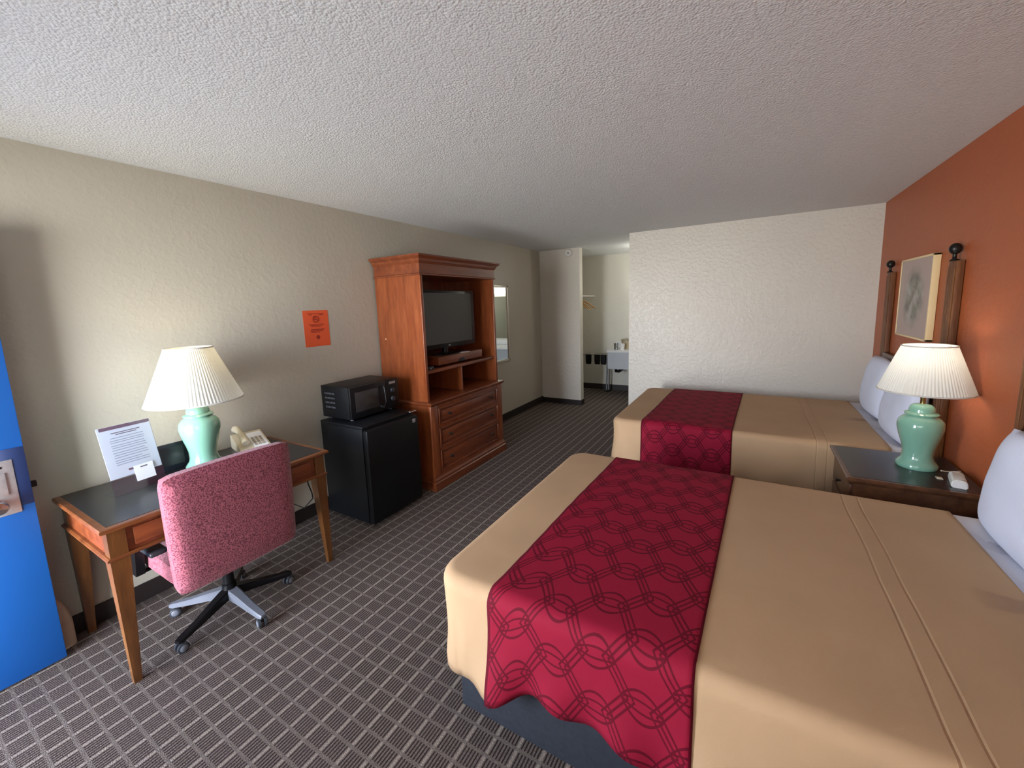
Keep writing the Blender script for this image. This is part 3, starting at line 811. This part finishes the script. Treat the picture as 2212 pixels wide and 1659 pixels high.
    # keep textures in world metres: object space is offset by the bed's origin
    md_ = sp.modifiers.new('thickness', 'SOLIDIFY'); md_.thickness = .004; md_.offset = 1
    # runner
    b = B(); uvl = b.loops.layers.uv.new('UVMap')
    nx = 34; rows = []; uvs = []
    e = .007
    for i in range(nx+1):
        fx = i/nx
        row = []; uv = []; arc = 0; prev = None
        def xat(y, z):
            x0r, x1r = 2.19, 2.865
            sk = .045*((y-y0)/(y1-y0))  # slight skew to the far side
            return x0r+sk+(x1r-x0r)*fx+ (.0 if z > .5 else 0)
        h = hemz(xat(y0, 0), near)-.012 if near else .215
        pts = []
        for j in range(13):
            t = 1-j/12; z = (ZT-R)+(h-(ZT-R))*t; x = xat(y0, z)
            pts.append((x, y0-e-side_out(x, t, seed, 0), z))
        for j in range(1, 6):
            a = j/6*PI/2; pts.append((xat(y0, 1), y0+R-(R+e)*math.cos(a), ZT-R+(R+e)*math.sin(a)))
        for j in range(25):
            y = y0+R+(y1-y0-2*R)*j/24; x = xat(y, 1); pts.append((x, y, ZT+e+.004*math.sin(x*5+seed)*math.sin(y*6)+.0015*math.sin(y*40+x*9)))
        for j in range(1, 6):
            a = j/6*PI/2; pts.append((xat(y1, 1), y1-R+(R+e)*math.sin(a), ZT-R+(R+e)*math.cos(a)))
        for j in range(13):
            t = j/12; z = (ZT-R)+(.235-(ZT-R))*t; x = xat(y1, z); pts.append((x, y1+e+side_out(x, t, seed, 0), z))
        us = []
        for p in pts:
            v = Vector(p)
            if prev is not None: arc += (v-prev).length
            prev = v; us.append((fx*.675, arc))
        rows.append([b.verts.new(p) for p in pts]); uvs.append(us)
    for i in range(nx):
        for j in range(len(rows[0])-1):
            f = b.faces.new((rows[i][j], rows[i+1][j], rows[i+1][j+1], rows[i][j+1]))
            for lp_, (ii, jj) in zip(f.loops, ((i, j), (i+1, j), (i+1, j+1), (i, j+1))): lp_[uvl].uv = uvs[ii][jj]
    rt = B(); rt.free()
    rn = obj('bed_runner', b, RUNNER, None, 70)
    md_ = rn.modifiers.new('thickness', 'SOLIDIFY'); md_.thickness = .003; md_.offset = 1
    tag(rn, name_lbl[1], 'bed runner')
    return bed
make_bed(1.075, 2.545, ('full size bed with tan bedspread, nearest to the camera', 'dark red bed runner with interlaced line pattern across the nearest bed'), .7, True)
make_bed(3.395, 4.87, ('full size bed with tan bedspread beside the white far wall', 'dark red bed runner across the far bed by the white wall'), 2.3, False)

# pillows
def pillow(cx, cy, cz, w, h, th, lean, label, yaw=0):
    b = B(); n = 22
    for side in (1, -1):
        g = []
        for i in range(n+1):
            row = []
            for j in range(n+1):
                u, v = 2*i/n-1, 2*j/n-1
                k = (1-abs(u)**3.2)*(1-abs(v)**3.2); k = max(k, 0)**.5
                pu = u*(1-.06*v*v*abs(u)); pv = v*(1-.08*u*u*abs(v))
                f = .012*math.sin(5*u+3*v+cy)+.008*math.sin(9*v-4*u)
                row.append(b.verts.new((side*th/2*k*(1+f*3), pu*w/2, pv*h/2)))
            g.append(row)
        for r1, r2 in zip(g, g[1:]): ring_faces(b, r1, r2, False)
    bmesh.ops.remove_doubles(b, verts=b.verts, dist=.0005)
    bmesh.ops.rotate(b, cent=(0, 0, 0), matrix=Matrix.Rotation(lean, 3, 'Y'), verts=b.verts)
    bmesh.ops.rotate(b, cent=(0, 0, 0), matrix=Matrix.Rotation(yaw, 3, 'Z'), verts=b.verts)
    bmesh.ops.translate(b, vec=(cx, cy, cz), verts=b.verts)
    return tag(obj('pillow', b, PILLOW, None, 80), label, 'pillow')
pillow(3.893, 2.13, .815, .74, .46, .125, math.radians(9), 'white pillow leaning on the headboard of the nearest bed')
pillow(3.885, 4.43, .835, .62, .48, .13, math.radians(8), 'white pillow on the far bed, the one nearer the white wall')
pillow(3.880, 3.74, .815, .62, .44, .14, math.radians(10), 'white pillow on the far bed, partly behind the nightstand lamp')

# headboards with tall posts
def headboard(ya, yb, label):
    t = thing('headboard', label, 'headboard', (3.97, (ya+yb)/2, 0))
    bx('panel', WALNUT, t, 3.972, ya+.02, .25, 3.990, yb-.02, 1.045, bev=.003)
    bx('top_rail', WALNUT, t, 3.954, ya+.05, 1.035, 3.997, yb-.05, 1.095, bev=.008)
    for y in (ya, yb):
        b = B(); box(b, 3.962, y-.056, 0, 3.996, y+.056, 1.775, bev=.003)
        for dy in (-.036, 0, .036): box(b, 3.956, y+dy-.012, .12, 3.963, y+dy+.012, 1.745, bev=.0025)
        po = obj('post', b, POSTW, t, 40)
        b = B(); zc = 1.845; r = lathe(b, 3.966, y, [(.022, 1.775), (.022, 1.781), (.010, 1.788), (.010, 1.802)]+[(.029*math.sin(a), zc-.033*math.cos(a)) for a in [.35+i*(PI-.36)/12 for i in range(13)]], 24)
        cap(b, r[0]); cap(b, r[-1]); obj('finial', b, IRON, po, 60)
    return t
headboard(3.42, 4.73, 'wooden headboard of the far bed with two tall posts and black ball finials')
headboard(1.18, 2.515, 'wooden headboard behind the nearest bed with a tall dark post by the nightstand')

# picture
pc = thing('framed_picture', 'cream framed muted sketch on the orange wall above the far bed', 'picture', (3.96, 4.068, 1.56))
PY0, PY1, PZ0, PZ1 = 3.730, 4.405, 1.270, 1.850
b = B()
for a in ((PY0, PZ0, PY1, PZ0+.014), (PY0, PZ1-.014, PY1, PZ1), (PY0, PZ0, PY0+.014, PZ1), (PY1-.014, PZ0, PY1, PZ1)): box(b, 3.960, a[0], a[1], 3.998, a[2], a[3], bev=.002)
obj('frame', b, CREAMFR, pc, 40)
b = B(); box(b, 3.964, PY0+.012, PZ0+.012, 3.968, PY1-.012, PZ1-.012); obj('print', b, ART, pc)

# ------------------------------------------------------------------ nightstand
ns = thing('nightstand', 'dark wood nightstand with black top between the two beds', 'nightstand', (3.72, 3.01, 0))
Q0, Q1, QX = 2.724, 3.300, 3.440
def ring4(bm, x0, y0, x1, y1, prof):
    rows = []
    for o, z in prof: rows.append([bm.verts.new(p) for p in ((x0-o, y0-o, z), (x1, y0-o, z), (x1, y1+o, z), (x0-o, y1+o, z))])
    for a, c in zip(rows, rows[1:]): ring_faces(bm, a, c)
    bm.faces.new(rows[0]); bm.faces.new(rows[-1])
b = B(); ring4(b, QX+.016, Q0+.016, 3.985, Q1-.016, [(0, NZ-.036), (.008, NZ-.030), (.016, NZ-.016), (.016, NZ-.004), (.012, NZ)])
tp = obj('top', b, WALNUT, ns)
bx('top_inlay', DKTOP, tp, QX+.022, Q0+.022, NZ-.002, 3.978, Q1-.022, NZ+.0012)
b = B(); box(b, QX+.035, Q0+.025, .07, 3.985, Q1-.025, NZ-.036); ring4(b, QX+.030, Q0+.020, 3.985, Q1-.020, [(0, 0), (.008, .0), (.008, .06), (0, .075)])
obj('cabinet', b, WALNUT, ns)
for z0, z1 in ((.41, .565), (.24, .395), (.09, .225)):
    b = B(); box(b, QX+.022, Q0+.045, z0, QX+.038, Q1-.045, z1, bev=.004); dw = obj('drawer', b, WALNUT, ns, 40)
    b = B(); zc = (z0+z1)/2; yc = (Q0+Q1)/2; tube(b, [(QX+.026, yc, zc), (QX+.010, yc, zc), (QX+.004, yc, zc), (QX-.002, yc, zc)], [.006, .006, .014, .009], 16); obj('knob', b, IRON, dw, 50)
# remote/alarm on the nightstand
rm = thing('alarm_unit', 'small white rounded plastic device on the nightstand beside the green lamp', 'device', (3.90, 2.86, NZ))
b = B(); extrude_profile(b, [(-.028, 0), (.028, 0), (.031, .012), (.026, .034), (.012, .042), (-.012, .042), (-.026, .034), (-.031, .012)], 'y', -.075, .075)
bmesh.ops.bevel(b, geom=b.edges[:], offset=.004, segments=2, affect='EDGES')
bmesh.ops.rotate(b, cent=(0, 0, 0), matrix=Matrix.Rotation(math.radians(-12), 3, 'Z'), verts=b.verts); bmesh.ops.translate(b, vec=(3.905, 2.855, NZ+.0012), verts=b.verts); obj('case', b, WHITE, rm, 40)
b = B(); box(b, -.020, -.055, .042, .020, .05, .0432, bev=.0005); bmesh.ops.rotate(b, cent=(0, 0, 0), matrix=Matrix.Rotation(math.radians(-12), 3, 'Z'), verts=b.verts); bmesh.ops.translate(b, vec=(3.905, 2.855, NZ+.0012), verts=b.verts); obj('top_grille', b, plain('pale_grille', (.55, .55, .54), .5), rm, 40)
b = B(); tube(b, [(3.885, 3.00, NZ+.012), (3.91, 3.015, NZ+.006), (3.95, 3.03, NZ+.005), (3.975, 3.05, NZ+.006)], .0035, 8)
tag(obj('lamp_cord', b, CREAM, None, 60), 'thin pale cord running from the nightstand lamp to the orange wall', 'cord')
b = B(); box(b, 3.838, 2.885, NZ+.0012, 3.862, 2.915, NZ+.006, bev=.002)
tag(obj('plug_end', b, CREAM, None, 40), 'tiny cream scrap on the nightstand beside the white device', 'scrap')

# ------------------------------------------------------------------ alcove: vanity, rack, hangers, light
va = thing('vanity_counter', 'white vanity counter with grey apron in the far alcove', 'counter', (1.6, 7.0, .47))
bx('countertop', VANITY, va, .848, 6.74, .755, XR-.002, YC-.002, .795, bev=.006)
bx('backsplash', VANITY, va, .848, YC-.022, .795, XR-.002, YC-.002, .895, bev=.003)
bx('apron', VAPRON, va, .870, 6.775, .475, XR-.002, 6.80, .755)
bx('side_panel', VAPRON, va, .858, 6.775, .475, .870, YC-.002, .755)
b = B(); tube(b, [(.98, 6.85, .47), (.98, 6.85, .43), (1.00, 6.95, .41), (1.04, 7.1, .44), (1.04, YC-.01, .44)], .028, 14); tube(b, [(.98, 6.85, .475), (.98, 6.85, .60)], .02, 12); obj('drain_pipe', b, BLACK, va, 60)
vm = thing('vanity_mirror', 'frameless mirror above the vanity counter in the far alcove', 'mirror', (1.8, YC-.01, 1.0))
bx('mirror_pane', MIRROR, vm, 1.25, YC-.008, .93, XR-.03, YC-.001, 1.80)
vl = thing('vanity_light', 'long lit white light fixture above the vanity mirror', 'light', (1.8, YC-.04, 1.9))
bx('diffuser', LIGHTP, vl, 1.20, YC-.10, 1.86, 2.35, YC-.002, 1.98, bev=.01)
cup = B(); r = lathe(cup, 1.085, 6.86, [(.030, .7955), (.042, .905), (.040, .905), (.029, .80)], 24); cap(cup, r[0]); cap(cup, r[-1])
tag(obj('paper_cup', cup, WHITE, None, 50), 'white paper cup on the vanity counter', 'cup')
cup = B(); r = lathe(cup, .975, 6.87, [(.034, .7955), (.040, .91), (.038, .91), (.032, .80)], 24); cap(cup, r[0]); cap(cup, r[-1])
tag(obj('drinking_glass', cup, CUPG, None, 50), 'clear drinking glass on the vanity counter, left of the white cup', 'glass')
ib = thing('ice_bucket', 'tan ice bucket with lid on the vanity counter behind the cup', 'ice bucket', (1.16, 7.06, .7955))
b = B(); r = lathe(b, 1.105, 7.08, [(.085, .7955), (.095, .93), (.095, .935)], 32); cap(b, r[0]); cap(b, r[-1]); obj('body', b, TAN, ib, 40)
b = B(); r = lathe(b, 1.105, 7.08, [(.10, .9352), (.10, .95), (.085, .962), (.02, .966)], 32); cap(b, r[0]); cap(b, r[-1]); obj('lid', b, plain('olive_lid', (.25, .21, .14), .4), ib, 40)

lr = thing('luggage_rack', 'folded chrome luggage rack with drooping black straps, against the alcove wall', 'luggage rack', (.42, 7.1, 0))
RX0, RX1, RY, RZ = .10, .775, 7.06, .680
b = B()
for y in (RY, RY+.07): tube(b, [(RX0, y, RZ), (RX1, y, RZ)], .011, 10)
obj('rail', b, CHROME, lr, 60)
for x, y, dy in ((RX0, RY, .05), (RX0+.03, RY+.07, -.05), (RX1, RY, .05), (RX1-.035, RY+.07, -.05)):
    b = B(); tube(b, [(x, y, RZ), (x, y+dy*.3, .4), (x, y+dy, .012)], .012, 10); lg = obj('leg', b, STEEL if dy > 0 else GREYPL, lr, 60)
    b = B(); tube(b, [(x, y+dy, 0), (x, y+dy, .035)], .016, 10); obj('foot_cap', b, BLACK, lg, 60)
for x in (.24, .40, .565, .68):
    b = B(); row = []
    for k in range(15):
        t = k/14; a = PI*t; yy = RY+.035-.040*math.cos(a); zz = RZ+.012-.20*math.sin(a)**.5
        row.append([b.verts.new((x+dx_, yy, zz)) for dx_ in (-.042, .042)])
    for p_, q_ in zip(row, row[1:]): b.faces.new((p_[0], p_[1], q_[1], q_[0]))
    bmesh.ops.solidify(b, geom=b.faces[:], thickness=.004)
    obj('strap', b, STRAP, lr, 60)

rd = B(); tube(rd, [(.46, YA+T+.001, 1.725), (.46, YC-.001, 1.725)], .012, 12)
tag(obj('closet_rod', rd, WHITE, None, 60), 'metal closet rod behind the stub wall', 'rod')
def hanger(y, label, tiltz=0, m=HANGW):
    t = thing('coat_hanger', label, 'hanger', (.46, y, 1.725), 'wooden hangers on the closet rod')
    b = B(); pts = []
    for i in range(12):
        a = -PI/2+i/11*PI*1.25; pts.append((.46-.016*math.cos(a)*(1), y, 1.722+.016*math.sin(a)*-1))
    pts = [(.46+.017*math.cos(a), y, 1.722+.017*math.sin(a)) for a in [PI*1.1-i*PI*1.35/11 for i in range(12)]]+[(.46, y, 1.685), (.46, y, 1.64)]
    tube(b, pts, .0022, 6); obj('hook', b, CHROME, t, 60)
    b = B()
    tube(b, [(.46-.215, y, 1.505), (.46-.12, y, 1.580), (.46-.03, y, 1.632), (.46+.03, y, 1.632), (.46+.12, y, 1.580), (.46+.215, y, 1.505)], [.008, .012, .014, .014, .012, .008], 8)
    tube(b, [(.46-.185, y, 1.525), (.46+.185, y, 1.525)], .006, 8)
    bmesh.ops.rotate(b, cent=(.46, y, 1.64), matrix=Matrix.Rotation(tiltz, 3, 'Z'), verts=b.verts)
    obj('bar', b, m, t, 60)
hanger(6.36, 'wooden coat hanger at the front of the closet rod', .10)
hanger(6.50, 'wooden coat hanger in the middle of the closet rod', -.15)
hanger(6.68, 'wooden coat hanger at the back of the closet rod', .12)

cl = thing('ceiling_light', 'round white ceiling light in the far alcove, mostly behind the white wall', 'ceiling light', (1.62, 6.4, H))
b = B(); r = lathe(b, 1.62, 6.4, [(.001, H-.075), (.07, H-.070), (.12, H-.045), (.14, H-.012)], 32); obj('diffuser', b, LIGHTP, cl, 60)
b = B(); r = lathe(b, 1.62, 6.4, [(.15, H-.014), (.15, H-.0005)], 32); cap(b, r[0]); cap(b, r[-1]); obj('rim', b, WHITE, cl, 40)

# ------------------------------------------------------------------ lights
def point(loc, power, color, r):
    l = bpy.data.lights.new('bulb_light', 'POINT'); l.energy = power; l.color = color; l.shadow_soft_size = r
    o = bpy.data.objects.new('bulb_light', l); C.objects.link(o); o.location = loc; return o
point((LX, LY, DT+.625), 1.25, (1, .80, .45), .03)
point((NX, NY, NZ+.625), 1.7, (1, .90, .72), .03)
point((1.62, 6.4, H-.16), 9, (1, .95, .84), .06)
def portal(x0, x1, z0, z1):
    l = bpy.data.lights.new('daylight_opening', 'AREA'); l.shape = 'RECTANGLE'; l.size = x1-x0; l.size_y = z1-z0
    l.cycles.is_portal = True
    o = bpy.data.objects.new('daylight_opening', l); C.objects.link(o)
    o.location = ((x0+x1)/2, Y0-T-.01, (z0+z1)/2); o.rotation_euler = (PI/2, 0, 0)   # emits toward +Y
    return o
portal(DX0, DX1, 0, DZ); portal(WX0, WX1, WZ0, WZ1)

w = bpy.data.worlds.new('outdoors'); bpy.context.scene.world = w; w.use_nodes = True
nt_ = w.node_tree; bg = nt_.nodes['Background']
tc = nt_.nodes.new('ShaderNodeTexCoord'); sp = nt_.nodes.new('ShaderNodeSeparateXYZ'); rp = nt_.nodes.new('ShaderNodeValToRGB')
mp = nt_.nodes.new('ShaderNodeMath'); mp.operation = 'MULTIPLY_ADD'; mp.inputs[1].default_value = .5; mp.inputs[2].default_value = .5
nt_.links.new(tc.outputs['Generated'], sp.inputs[0]); nt_.links.new(sp.outputs[2], mp.inputs[0]); nt_.links.new(mp.outputs[0], rp.inputs[0]); nt_.links.new(rp.outputs[0], bg.inputs[0])
e = rp.color_ramp.elements
stops = [(0, (.10, .095, .09)), (.24, (.16, .15, .135)), (.34, (.90, .90, .86)), (.44, (1.25, 1.25, 1.20)), (.497, (1.46, 1.47, 1.46)),
         (.503, (1.38, 1.44, 1.52)), (.62, (1.05, 1.2, 1.45)), (.70, (.85, .95, 1.15)), (.78, (.14, .14, .15)), (1, (.10, .10, .10))]
while len(e) < len(stops): e.new(.5)
for i_, (p, c) in enumerate(stops): e[i_].position = p; e[i_].color = (*c, 1)
bg.inputs[1].default_value = 27.0

# ------------------------------------------------------------------ camera
cam = bpy.data.cameras.new('camera'); co = bpy.data.objects.new('camera', cam); C.objects.link(co)
yaw, pitch, roll = -.5353634098, .1400436365, -.0351269651
f_, cx0, cy0 = 878.607, 1104.929, 783.863
cy_, sy_ = math.cos(yaw), math.sin(yaw); cp_, sp_ = math.cos(pitch), math.sin(pitch)
fw = Vector((sy_*cp_, cy_*cp_, -sp_)); rg = Vector((cy_, -sy_, 0)); up = rg.cross(fw)
r2 = math.cos(roll)*rg+math.sin(roll)*up; u2 = -math.sin(roll)*rg+math.cos(roll)*up
M = Matrix((r2, u2, -fw)).transposed().to_4x4(); M.translation = Vector((2.95918, 0, 1.60746))
co.matrix_world = M
cam.sensor_width = 36; cam.lens = f_/2212*36; cam.shift_x = -(cx0-1106)/2212; cam.shift_y = (cy0-829.5)/2212
cam.clip_start = .02
sc = bpy.context.scene; sc.camera = co
sc.view_settings.view_transform = 'Standard'; sc.view_settings.look = 'None'; sc.view_settings.gamma = 1
sc.view_settings.use_curve_mapping = False
sc.view_settings.exposure = 0.0
try:
    sc.cycles.use_denoising = True; sc.cycles.max_bounces = 10; sc.cycles.diffuse_bounces = 6; sc.cycles.sample_clamp_indirect = 6
except Exception: pass
